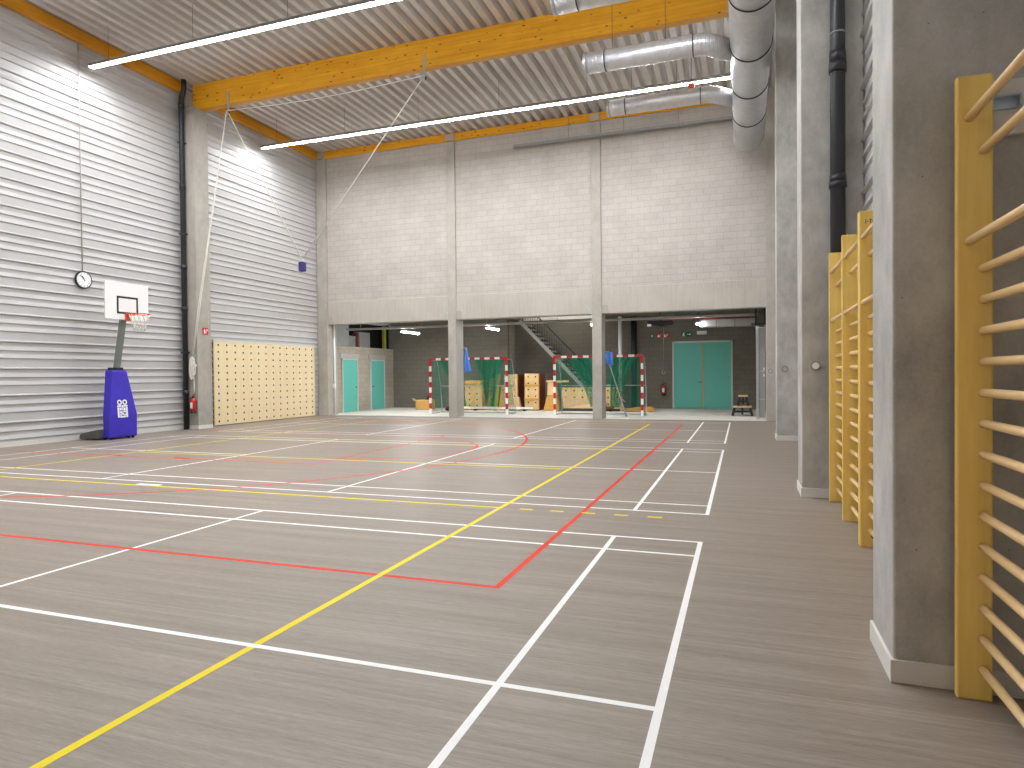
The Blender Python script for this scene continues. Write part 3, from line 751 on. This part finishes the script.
m = MB(); m.box(-2.42, -2.35, 21.97, 22.1, 0, 2.8); m.box(-.10, -.03, 21.97, 22.1, 0, 2.8); m.box(-2.42, -.03, 21.97, 22.1, 2.73, 2.8); m.build('door_frame', 'door_frame', d, .004)
for a, b in ((-2.35, -1.245), (-1.195, -.10)):
    lf = B(a, b, 22.0, 22.05, .01, 2.73).build('door_leaf', 'teal', d, .004)
    if a < -2:
        m = MB(); m.cyl((-1.36, 21.95, 1.1), (-1.36, 22.0, 1.1), .02, 10); m.bar((-1.38, 21.945, 1.1), (-1.24, 21.945, 1.1), .02, .025); m.build('handle', 'steel_dark', lf)
k = B(-1.245, -1.195, 21.985, 22.04, .01, 2.73).build('meeting_stile', 'warm_wood', d); k['label'] = 'yellowish strip where the leaves meet'
# dark opening with stored things above the two teal doors
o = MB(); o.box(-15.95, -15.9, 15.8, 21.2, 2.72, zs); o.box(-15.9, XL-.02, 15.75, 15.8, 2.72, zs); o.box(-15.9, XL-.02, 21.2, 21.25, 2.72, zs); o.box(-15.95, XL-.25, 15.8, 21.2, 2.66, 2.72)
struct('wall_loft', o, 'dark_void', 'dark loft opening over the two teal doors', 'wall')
tag(B(XL-.2, XL-.04, 15.8, 17.4, 2.73, zs-.01).build('loft_panel', 'grey_paint'), 'plain grey panel closing the loft above the first teal door', 'panel')
for nm, a, b, z1, mt, lb, ct in (('storage_box', 17.75, 18.3, 3.2, 'galv_dull', 'low grey box in the loft above the teal doors', 'box'), ('storage_board', 18.6, 19.45, 3.4, 'grey_paint', 'grey board leaning in the loft above the teal doors', 'board')):
    tag(B(-15.6, -15.3, a, b, 2.725, z1).build(nm, mt, None, .01), lb, ct)
tag(B(-15.5, -15.3, 18.35, 18.5, 2.725, 3.35).build('storage_box', 'rust_red', None, .01), 'red box in the loft above the teal doors', 'box')
tag(B(-15.25, -15.12, 20.4, 20.55, 2.725, 3.75).build('storage_post', 'lime', None, .01), 'yellow-green post in the loft above the teal doors', 'post')
# pipes and sockets at the left edge
tag(MB().cyl((-14.475, 15.55, .01), (-14.475, 15.55, 3.455), .03, 12).build('pipe', 'white_paint'), 'thin white vertical pipe by the left corner of the equipment bay', 'pipe')
tag(B(-14.5, -14.4, 15.43, 15.515, 1.02, 1.2).build('wall_socket', 'white_paint', None, .01), 'white socket box on the thin white pipe', 'socket')
tag(MB().cyl((-4.42, 21.0, .01), (-4.42, 21.0, zs-.01), .075, 16).build('pipe', 'white_paint'), 'white vertical pipe behind the right goal', 'pipe')
tag(MB().cyl((-3.95, 21.6, .01), (-3.95, 21.6, zs-.01), .13, 20).build('downpipe', 'black_pipe'), 'black downpipe behind the right goal', 'pipe')

# ------------------------------------------------------------------ storage bay: services overhead
t = thing('cable_tray', (-7, 16.6, 3.34), 'long pale cable tray under the slab behind the lintels', 'cable tray')
m = MB(); m.box(-14.6, .8, 16.55, 16.75, 3.32, 3.33); m.box(-14.6, .8, 16.55, 16.56, 3.33, 3.39); m.box(-14.6, .8, 16.74, 16.75, 3.33, 3.39); m.build('tray', 'plate_grey', t)
x = -14
while x < .7: MB().cyl((x, 16.65, 3.33), (x, 16.65, zs), .01, 6).build('hanger_rod', 'galv_dull', t); x += 1.35
tag(MB().tube([(-2.2, 17.36, 3.36), (.6, 17.36, 3.36)], .04, 12).build('sprinkler_pipe', 'rust_red'), 'dark red sprinkler pipe under the pale cable tray', 'pipe')
t = thing('rectangular_duct', (-.1, 17.6, 3.05), 'shiny rectangular duct near the right end of the equipment bay', 'duct')
B(-1.05, .75, 17.4, 17.9, 3.06, 3.3).build('duct_body', 'galv', t, .006)
for x in (-.9, .6): MB().cyl((x, 17.6, 3.3), (x, 17.6, zs), .01, 6).build('hanger_rod', 'galv_dull', t)
for x in (-.5, .1): B(x-.015, x+.015, 17.39, 17.91, 3.05, 3.31).build('flange', 'galv_dull', t)
t = thing('steel_support', (.85, 15.95, 3.0), 'black steel frame under the slab at the right corner', 'frame')
m = MB()
for x in (.74, 1.0): m.box(x-.03, x+.03, 15.85, 15.95, 3.0, 3.7)
m.box(.71, 1.03, 15.85, 15.95, 3.64, 3.72); m.box(.71, 1.03, 15.85, 15.95, 2.96, 3.03); m.box(.6, .74, 15.87, 15.93, 2.97, 3.02); m.build('support_frame', 'black', t)
def tube_light(x, y0, y1, z, label):
    t = thing('tube_light', (x, (y0+y1)/2, z), label, 'light', 'tube lights in the equipment bay')
    B(x-.07, x+.07, y0, y1, z+.002, z+.07).build('housing', 'plate_grey', t, .01)
    B(x-.055, x+.055, y0+.02, y1-.02, z-.04, z).build('diffuser', 'tube', t, .012)
    for y in (y0+.2, y1-.2): MB().cyl((x, y, z+.07), (x, y, zs), .008, 6).build('hanger_rod', 'steel_dark', t)
tube_light(-12.33, 17.0, 18.4, 3.24, 'bright tube light above the crate beside the left goal')
tube_light(-8.7, 16.95, 18.1, 3.26, 'bright tube light above the left handball goal')
tube_light(-4.72, 17.0, 18.4, 3.26, 'tube light partly hidden behind the slim column at the right goal')
tube_light(-1.08, 17.0, 17.3, 3.16, 'bright lamp in front of the shiny duct over the double doors')
t = thing('ceiling_speaker', (-2.6, 19, 3.3), 'dark ceiling unit with a pale lamp near the red signs', 'ceiling unit')
m = MB(); m.prism([(-3.0, 3.42), (-2.1, 3.42), (-2.1, 3.3), (-2.5, 3.22), (-2.95, 3.3)], 1, 18.6, 19.2); m.build('body', 'black', t, .02)
B(-2.98, -2.84, 18.55, 18.6, 3.22, 3.3).build('lamp', 'white_paint', t); MB().cyl((-2.55, 18.9, 3.42), (-2.55, 18.9, zs), .02, 8).build('rod', 'black', t)
# upper stair light
t = thing('stair_lamp', (-7, 20.9, 5.55), 'lamp in the stairwell above the slab', 'light')
B(-7.6, -6.4, 20.85, 21.0, 5.5, 5.54).build('diffuser', 'tube_up', t); B(-7.62, -6.38, 20.83, 21.02, 5.541, 5.6).build('housing', 'plate_grey', t)

# ------------------------------------------------------------------ stair
t = thing('steel_stair', (-7, 21.3, 0), 'steel stair climbing left behind the two goals', 'stair')
xa, za, xb_, zb_ = -5.15, .03, -8.75, 3.8
for y in (20.85, 21.75):
    MB().bar((xa, y, za+.1), (xb_, y, zb_), .04, .15).build('stringer', 'plate_grey', t)
n = 20
m = MB()
for k in range(1, n):
    f = k/n; x = xa+(xb_-xa)*f; z = za+(zb_-za)*f+.1; m = B(x-.13, x+.1, 20.87, 21.73, z-.02, z+.02); m.build('tread', 'steel_dark', t)
for y in (20.85,):
    MB().tube([(xa, y, za+1.1), (xb_, y, zb_+1.0)], .025, 10).build('handrail', 'steel_dark', t)
    for k in range(0, 34):
        f = (k+.3)/34; x = xa+(xb_-xa)*f; z = za+(zb_-za)*f+.1
        MB().cyl((x, y, z), (x, y, z+.95), .009, 6).build('baluster', 'steel_dark', t)

# ------------------------------------------------------------------ handball goals
def goal(x0, y, label, seed):
    """x0: left inner post edge"""
    t = thing('handball_goal', (x0+1.5, y, 0), label, 'goal', 'red and white handball goals')
    W, Hh, s = 3.04, 2.06, .08
    def striped(axis, a, b, mk, first):
        m = MB(); L = b-a; n = 9 if axis == 'z' else 15; 
        for k in range(n):
            p, q = a+L*k/n, a+L*(k+1)/n; mk(m, p, q, (k+first) % 2)
        return m
    for x in (x0-s, x0+W):
        m = MB(); zz = [0, .2]
        n = 9
        for k in range(n):
            p, q = .008+1.83*k/n, .008+1.83*(k+1)/n; m.box(x, x+s, y, y+s, p, q, 1 if k % 2 == 0 else 0)
        m.box(x, x+s, y, y+s, 1.838, Hh+s, 0)
        m.build('post', ['goal_red', 'goal_white'], t)
    m = MB(); n = 13; a, b = x0+.22, x0+W-.22
    m.box(x0, a, y, y+s, Hh, Hh+s, 0); m.box(b, x0+W, y, y+s, Hh, Hh+s, 0)
    for k in range(n): m.box(a+(b-a)*k/n, a+(b-a)*(k+1)/n, y, y+s, Hh, Hh+s, 1 if k % 2 == 0 else 0)
    m.build('crossbar', ['goal_red', 'goal_white'], t)
    for x in (x0-s/2, x0+W+s/2):
        m = MB(); m.tube([(x, y+s, Hh+.02), (x, y+.62, Hh-.02), (x, y+.72, Hh-.2), (x, y+.95, 1.06), (x, y+1.05, .1), (x, y+.9, .03), (x, y+s, .03)], .018, 8); m.build('side_frame', 'galv', t)
    MB().tube([(x0-.04, y+.95, 1.06), (x0+W+.04, y+.95, 1.06)], .022, 10).build('rear_rail', 'galv', t)
    MB().tube([(x0-.04, y+1.0, .03), (x0+W+.04, y+1.0, .03)], .022, 10).build('ground_rail', 'galv', t)
    rnd = random.Random(seed); nets = MB()
    ph = rnd.random()*6
    def back(u_, v_):
        x = x0+.02+(W-.04)*u_; z = Hh-v_*(Hh-.25); yy = y+.1+.85*min(1, v_*1.15)**.7
        return (x, yy+.03*math.sin(u_*40+ph), z+.12*math.sin(u_*PI*2+ph)*v_)
    nets.sheet(back, 60, 20, 0, W, 2.3)
    for sx in (0, 1):
        xx = x0+.01 if sx == 0 else x0+W-.01
        nets.sheet(lambda u_, v_, xx=xx: (xx+.03*math.sin(v_*12+u_*9), y+.08+u_*(.75+.2*v_), Hh-v_*(Hh-.1)), 16, 20, 0, 1, 2)
    nets.build('net', 'netting', t, fix=False)
    g = MB()                                            # net gathered into hanging folds
    spec = [(.12, 1.0, .95, 1.2, 1.0, .15), (1.75, 2.95, 2.05, 2.35, 1.0, .3)] if seed == 1 else [(.35, 1.15, 1.15, 1.75, .35, .9), (1.95, 2.9, 1.85, 2.2, .45, .55)]
    for (ta, tb, ba, bb2, q, f) in spec:
        def sw(u_, v_, ta=ta, tb=tb, ba=ba, bb2=bb2, q=q):
            w = v_**.6
            xl = ta+(ba-ta)*w; xr = tb+(bb2-tb)*w
            return (x0+xl+(xr-xl)*u_, y+.12+.45*v_+.05*math.sin(u_*26+v_*3), Hh-v_*(Hh-.28))
        for rep in range(2):
            g.sheet(lambda u_, v_, rep=rep: tuple(Vector(sw(u_, v_))+Vector((.02*rep, .04*rep, 0))), 50, 24, 0, (tb-ta)*1.6, 2)
    g.build('gathered_net', 'netting_dense', t, fix=False)
    return t
goal(-10.95, 16.7, 'red and white handball goal with green net behind the left slim column', 1)
goal(-6.0, 16.7, 'red and white handball goal with green net behind the right slim column', 2)

# blue bibs hung at the columns
def bib(x, y, z0, z1, w, label, flat, xc):
    t = thing('training_bib', (x, y, z0), label, 'bib', 'blue bibs hung at the slim columns')
    m = MB()
    def f(u_, v_):
        ww = (w if flat else w*(.12+.88*v_)); a = (u_-.5)
        return (x+ww*a+(0 if flat else .05*v_), y+.05*math.cos(a*9)+.02*math.sin(v_*8), z1-(z1-z0)*v_-(.06*(u_ if flat else 1-u_))*v_)
    m.sheet(f, 14, 10); o = m.build('cloth', 'bib_blue', t, fix=False)
    so = o.modifiers.new('solid', 'SOLIDIFY'); so.thickness = .012
    MB().tube([(xc, y+.03, z1+.03), (x-.02, y+.03, z1+.03), (x, y+.03, z1-.02)], .01, 6).build('hook', 'zinc', t)
bib(-9.03, 15.7, 1.63, 2.44, .26, 'blue cloth bib hanging in a cone beside the left slim column', False, -9.19)
bib(-3.85, 15.7, 1.82, 2.2, .22, 'blue cloth bib hanging square beside the right slim column', True, -4.0)

# ------------------------------------------------------------------ stored equipment behind the goals
def holes(m, x0, x1, z0, z1, y, nx, nz, r=.035, mi=1):
    for i in range(nx):
        for j in range(nz):
            cx_, cz_ = x0+(x1-x0)*(i+.5)/nx, z0+(z1-z0)*(j+.5)/nz
            pts = [(cx_+r*math.cos(2*PI*k/10), y-.002, cz_+r*math.sin(2*PI*k/10)) for k in range(10)]
            m.add(pts, [list(range(10))], mi)
t = thing('cardboard_box', (-12.75, 19.5, 0), 'open tan box on the floor left of the left goal', 'box')
m = MB(); m.box(-13.0, -12.35, 19.3, 19.9, .01, .4); m.build('box_body', 'cardboard', t, .015)
m = MB(); m.bar((-13.0, 19.28, .4), (-13.06, 19.2, .5), .3, .01); m.box(-12.98, -12.37, 19.32, 19.88, .401, .43); m.build('lid', 'ply_box', t)
tag(MB().tube([(-12.55, 19.6, .434), (-12.52, 19.58, .62)], [.06, .03], 10).build('traffic_cone', 'black'), 'small black cone on the tan box', 'cone')

def vault(x0, x1, y0, y1, H, label, n=4, hol=True):
    t = thing('vaulting_box', ((x0+x1)/2, y0, 0), label, 'vaulting box')
    zb0 = .08; dz = (H-.18-zb0)/n; sl_ = .0
    for k in range(n):
        m = MB(); z = zb0+k*dz; i0 = .03*k/n; m.box(x0+i0, x1-i0, y0+i0, y1-i0, z, z+dz-.008)
        if hol: holes(m, x0+.05, x1-.05, z, z+dz, y0+i0, 2, 1)
        m.build('section', ['ply_box', 'dark_void'], t)
    k = B(x0, x1, y0, y1, H-.18, H).build('padded_top', 'warm_wood', t, .05); k['label'] = 'tan padded top'
    B(x0-.05, x1+.05, y0-.03, y1+.03, .01, .08).build('base', 'ply_edge', t, .01)
vault(-10.78, -9.98, 19.5, 20.3, 1.25, 'vaulting box with padded top behind the left goal net')
t = thing('leaning_pole', (-10.2, 19.3, 0), 'thin pale pole leaning against the vaulting box', 'pole')
MB().tube([(-10.5, 19.33, .02), (-10.08, 19.44, 1.2)], .03, 10).build('pole', 'pine', t)
# gym benches and boards stood on end behind the left goal
for i, (x, z1, mt, lb) in enumerate(((-9.72, 1.35, 'warm_wood', 'orange-brown bench stood on end, left of three behind the left goal'), (-9.42, 1.5, 'lime', 'yellow-green bench stood on end, middle of three behind the left goal'), (-9.17, 1.05, 'warm_wood', 'short bench stood on end, right of three behind the left goal'))):
    t = thing('gym_bench', (x, 19.7, 0), lb, 'bench')
    MB().bar((x, 19.6, .01), (x+.05, 19.85, z1), .2, .04, up=(0, -1, 0)).build('seat', mt, t)
    for z in (.3, z1-.25): B(x-.08, x+.1, 19.74, 19.98, z, z+.06).build('leg', 'ply_edge', t)
tag(MB().tube([(-8.95, 19.5, .01), (-8.93, 19.52, 1.45)], .05, 12).build('post', 'plate_grey'), 'pale upright post behind the right end of the left goal', 'post')
def panel_box(x0, x1, y0, y1, H, label, nx, nz, straps):
    t = thing('climbing_box', ((x0+x1)/2, y0, 0), label, 'climbing box')
    m = MB(); m.box(x0, x1, y0, y0+.03, .04, H); holes(m, x0, x1, .2, H, y0, nx, nz, .032); m.build('front_panel', ['ply_box', 'dark_void'], t)
    k = B(x1+.001, x1+.02, y0+.002, y1, .04, H-.02).build('side_panel', 'brown_panel', t, .006); k['label'] = 'dark brown side'
    k = B(x1-.025, x1-.001, y0-.003, y0-.0005, .04, H).build('edge_strip', 'ply_edge', t)
    B(x0+.002, x1-.002, y0+.032, y1, .04, H-.01).build('carcass', 'brown_panel', t)
    for z in straps: B(x0-.015, x1+.015, y0-.03, y0-.004, z, z+.09).build('ledge', 'warm_wood', t, .005)
    B(x0+.02, x1-.02, y0+.05, y1-.05, .007, .039).build('base', 'black', t)
panel_box(-9.0, -8.42, 19.6, 20.4, 1.5, 'tall drilled plywood box at the right post of the left goal', 2, 5, ())
panel_box(-8.12, -7.5, 19.6, 20.4, 1.52, 'tall drilled plywood box with two ledges between the goals', 2, 5, (.42, 1.0))
t = thing('wedge_block', (-8.55, 19.3, 0), 'peach wedge board leaning by the foot of the left goal', 'wedge')
m = MB(); m.prism([(-8.87, .01), (-8.2, .01), (-8.3, .55), (-8.45, .6)], 1, 19.3, 19.5); m.build('wedge', 'peach', t, .01)
t = thing('vaulting_horse', (-6.85, 19.4, 0), 'stepped wooden block at the left post of the right goal', 'gym block')
m = MB(); m.prism([(-7.25, .01), (-6.6, .01), (-6.72, .62), (-7.08, .62)], 1, 19.3, 19.8); m.build('lower_block', 'warm_wood', t, .01)
m = MB(); m.prism([(-7.08, .63), (-6.72, .63), (-6.76, 1.15), (-7.06, 1.15)], 1, 19.33, 19.77); m.build('upper_block', 'ply_box', t, .01)
B(-7.1, -6.3, 19.3, 19.8, 1.16, 1.24).build('top_board', 'ply_box', t, .005)
t = thing('low_balance_rail', (-9.4, 19.2, 0), 'long white balance rail lying low on the floor behind the left goal', 'balance rail')
B(-10.85, -7.65, 19.2, 19.28, .08, .16).build('rail', 'white_paint', t, .005)
for x in (-10.15, -8.0): B(x-.04, x+.04, 19.1, 19.38, .007, .079).build('foot', 'black', t)
# long drilled boards behind the right goal
t = thing('climbing_board', (-5.6, 19.6, 0), 'long drilled plywood board lying behind the right goal net', 'climbing board')
m = MB(); m.box(-6.55, -4.15, 19.6, 19.66, .1, .95); holes(m, -6.55, -4.15, .15, .95, 19.6, 7, 3, .035); m.build('board', ['ply_box', 'dark_void'], t)
B(-6.5, -4.2, 19.55, 19.72, .007, .1).build('base', 'steel_dark', t)
t = thing('wedge_block', (-6.0, 19.4, 0), 'low peach board with a sloping top in front of the long drilled board', 'board')
m = MB(); m.prism([(-6.45, .12), (-5.1, .12), (-5.1, .42), (-5.7, .52), (-6.45, .56)], 1, 19.42, 19.5); m.build('board', 'peach', t, .005)
B(-6.4, -5.15, 19.43, 19.49, .007, .119).build('base', 'steel_dark', t)
t = thing('equipment_trolley', (-4.75, 18.9, 0), 'small dark wheeled trolley at the foot of the right goal net', 'trolley')
B(-5.05, -4.4, 19.24, 19.5, .12, .2).build('deck', 'brown_panel', t, .005)
for x in (-5.0, -4.5):
    for y in (19.27, 19.47): MB().cyl((x, y-.02, .066), (x, y+.02, .066), .06, 12).build('wheel', 'black', t)
MB().tube([(-5.0, 19.26, .2), (-5.04, 19.25, .45), (-5.0, 19.25, .5)], .02, 8).build('handle', 'white_paint', t)
t = thing('springboard', (-3.4, 19.2, 0), 'flat curved wooden springboard lying at the right goal post', 'springboard')
m = MB(); m.prism([(-4.1, .03), (-2.85, .03), (-2.8, .12), (-3.0, .2), (-3.6, .17), (-4.1, .08)], 1, 19.25, 19.8); m.build('board', 'warm_wood', t, .01)
B(-4.0, -2.95, 19.3, 19.75, .007, .029).build('base', 'ply_edge', t)
t = thing('metal_pole', (-3.4, 16.3, 0), 'thin silver pole leaning behind the slim column at the right goal', 'pole')
MB().tube([(-3.4, 16.37, .02), (-3.92, 15.86, 1.93)], .022, 10).build('pole', 'zinc', t)
MB().tube([(-3.58, 16.2, .66), (-3.4, 16.2, .52)], .015, 8).build('side_arm', 'zinc', t)
t = thing('ball_bag', (-11.0, 18.9, 0), 'small dark bag on the floor inside the left goal', 'bag')
m = MB(); m.tube([(-11.3, 18.7, .09), (-11.2, 18.7, .09), (-11.0, 18.72, .1), (-10.8, 18.7, .08), (-10.72, 18.7, .08)], [.02, .085, .09, .07, .02], 14); m.build('bag', 'black_soft', t)
MB().tube([(-11.1, 18.7, .18), (-11.0, 18.7, .26), (-10.9, 18.7, .17)], .012, 6).build('strap', 'white_paint', t)
# stacked trestles by the double doors
def trestle(x0, x1, y0, y1, z0, H, label):
    t = thing('step_stool', ((x0+x1)/2, (y0+y1)/2, z0), label, 'stool', 'stacked wooden topped stools by the double doors')
    B(x0, x1, y0, y1, z0+H-.05, z0+H).build('seat', 'ply_box', t, .006)
    for sx in (0, 1):
        for sy in (0, 1):
            a = (x0+.05+(x1-x0-.1)*sx, y0+.05+(y1-y0-.1)*sy, z0+H-.05); b = (x0-.02+(x1-x0+.04)*sx, y0+.0+(y1-y0)*sy, z0+.004)
            MB().bar(a, b, .085, .07, up=(0,1,0)).build('leg', 'black', t)
    for y in (y0+.03, y1-.03): MB().bar((x0+.03, y, z0+H*.42), (x1-.03, y, z0+H*.42), .03, .05).build('stretcher', 'black', t)
    B((x0+x1)/2-.03, (x0+x1)/2+.03, y0+.05, y1-.05, z0+.05, z0+H-.051).build('centre_support', 'black', t)
trestle(.03, .62, 17.5, 18.0, .006, .335, 'black legged wooden stool under a smaller one by the double doors')
trestle(.2, .5, 17.6, 17.9, .352, .35, 'small black legged wooden stool on top of the larger one')
# grey steel door edge at the right
t = thing('steel_gate', (.9, 16.0, 0), 'grey steel gate with a pale post at the right end of the equipment bay', 'gate')
B(.74, .82, 15.95, 16.05, .007, 2.95).build('post', 'galv', t, .005)
B(.83, 1.0, 15.98, 16.02, .06, 2.85).build('panel', 'grey_paint', t)
for z in (.62, 1.5, 2.86): B(.83, 1.0, 15.96, 16.04, z, z+.04).build('crossbar', 'plate_grey', t)
for z in (1.35, 1.55): B(.955, .99, 15.9, 15.955, z, z+.08).build('hinge', 'white_paint', t, .004)

# ------------------------------------------------------------------ world and view
w = bpy.data.worlds.new('world'); sc.world = w; w.use_nodes = True
w.node_tree.nodes['Background'].inputs[0].default_value = (.6, .65, .7, 1); w.node_tree.nodes['Background'].inputs[1].default_value = .2
vs = sc.view_settings
sc.display_settings.display_device = 'sRGB'
vs.view_transform = 'Standard'; vs.look = 'None'; vs.gamma = 1; vs.use_curve_mapping = False
vs.exposure = 0.64
cy_ = sc.cycles
cy_.max_bounces = 8; cy_.diffuse_bounces = 6; cy_.glossy_bounces = 4; cy_.transparent_max_bounces = 16
cy_.use_denoising = True
cy_.sample_clamp_indirect = 8
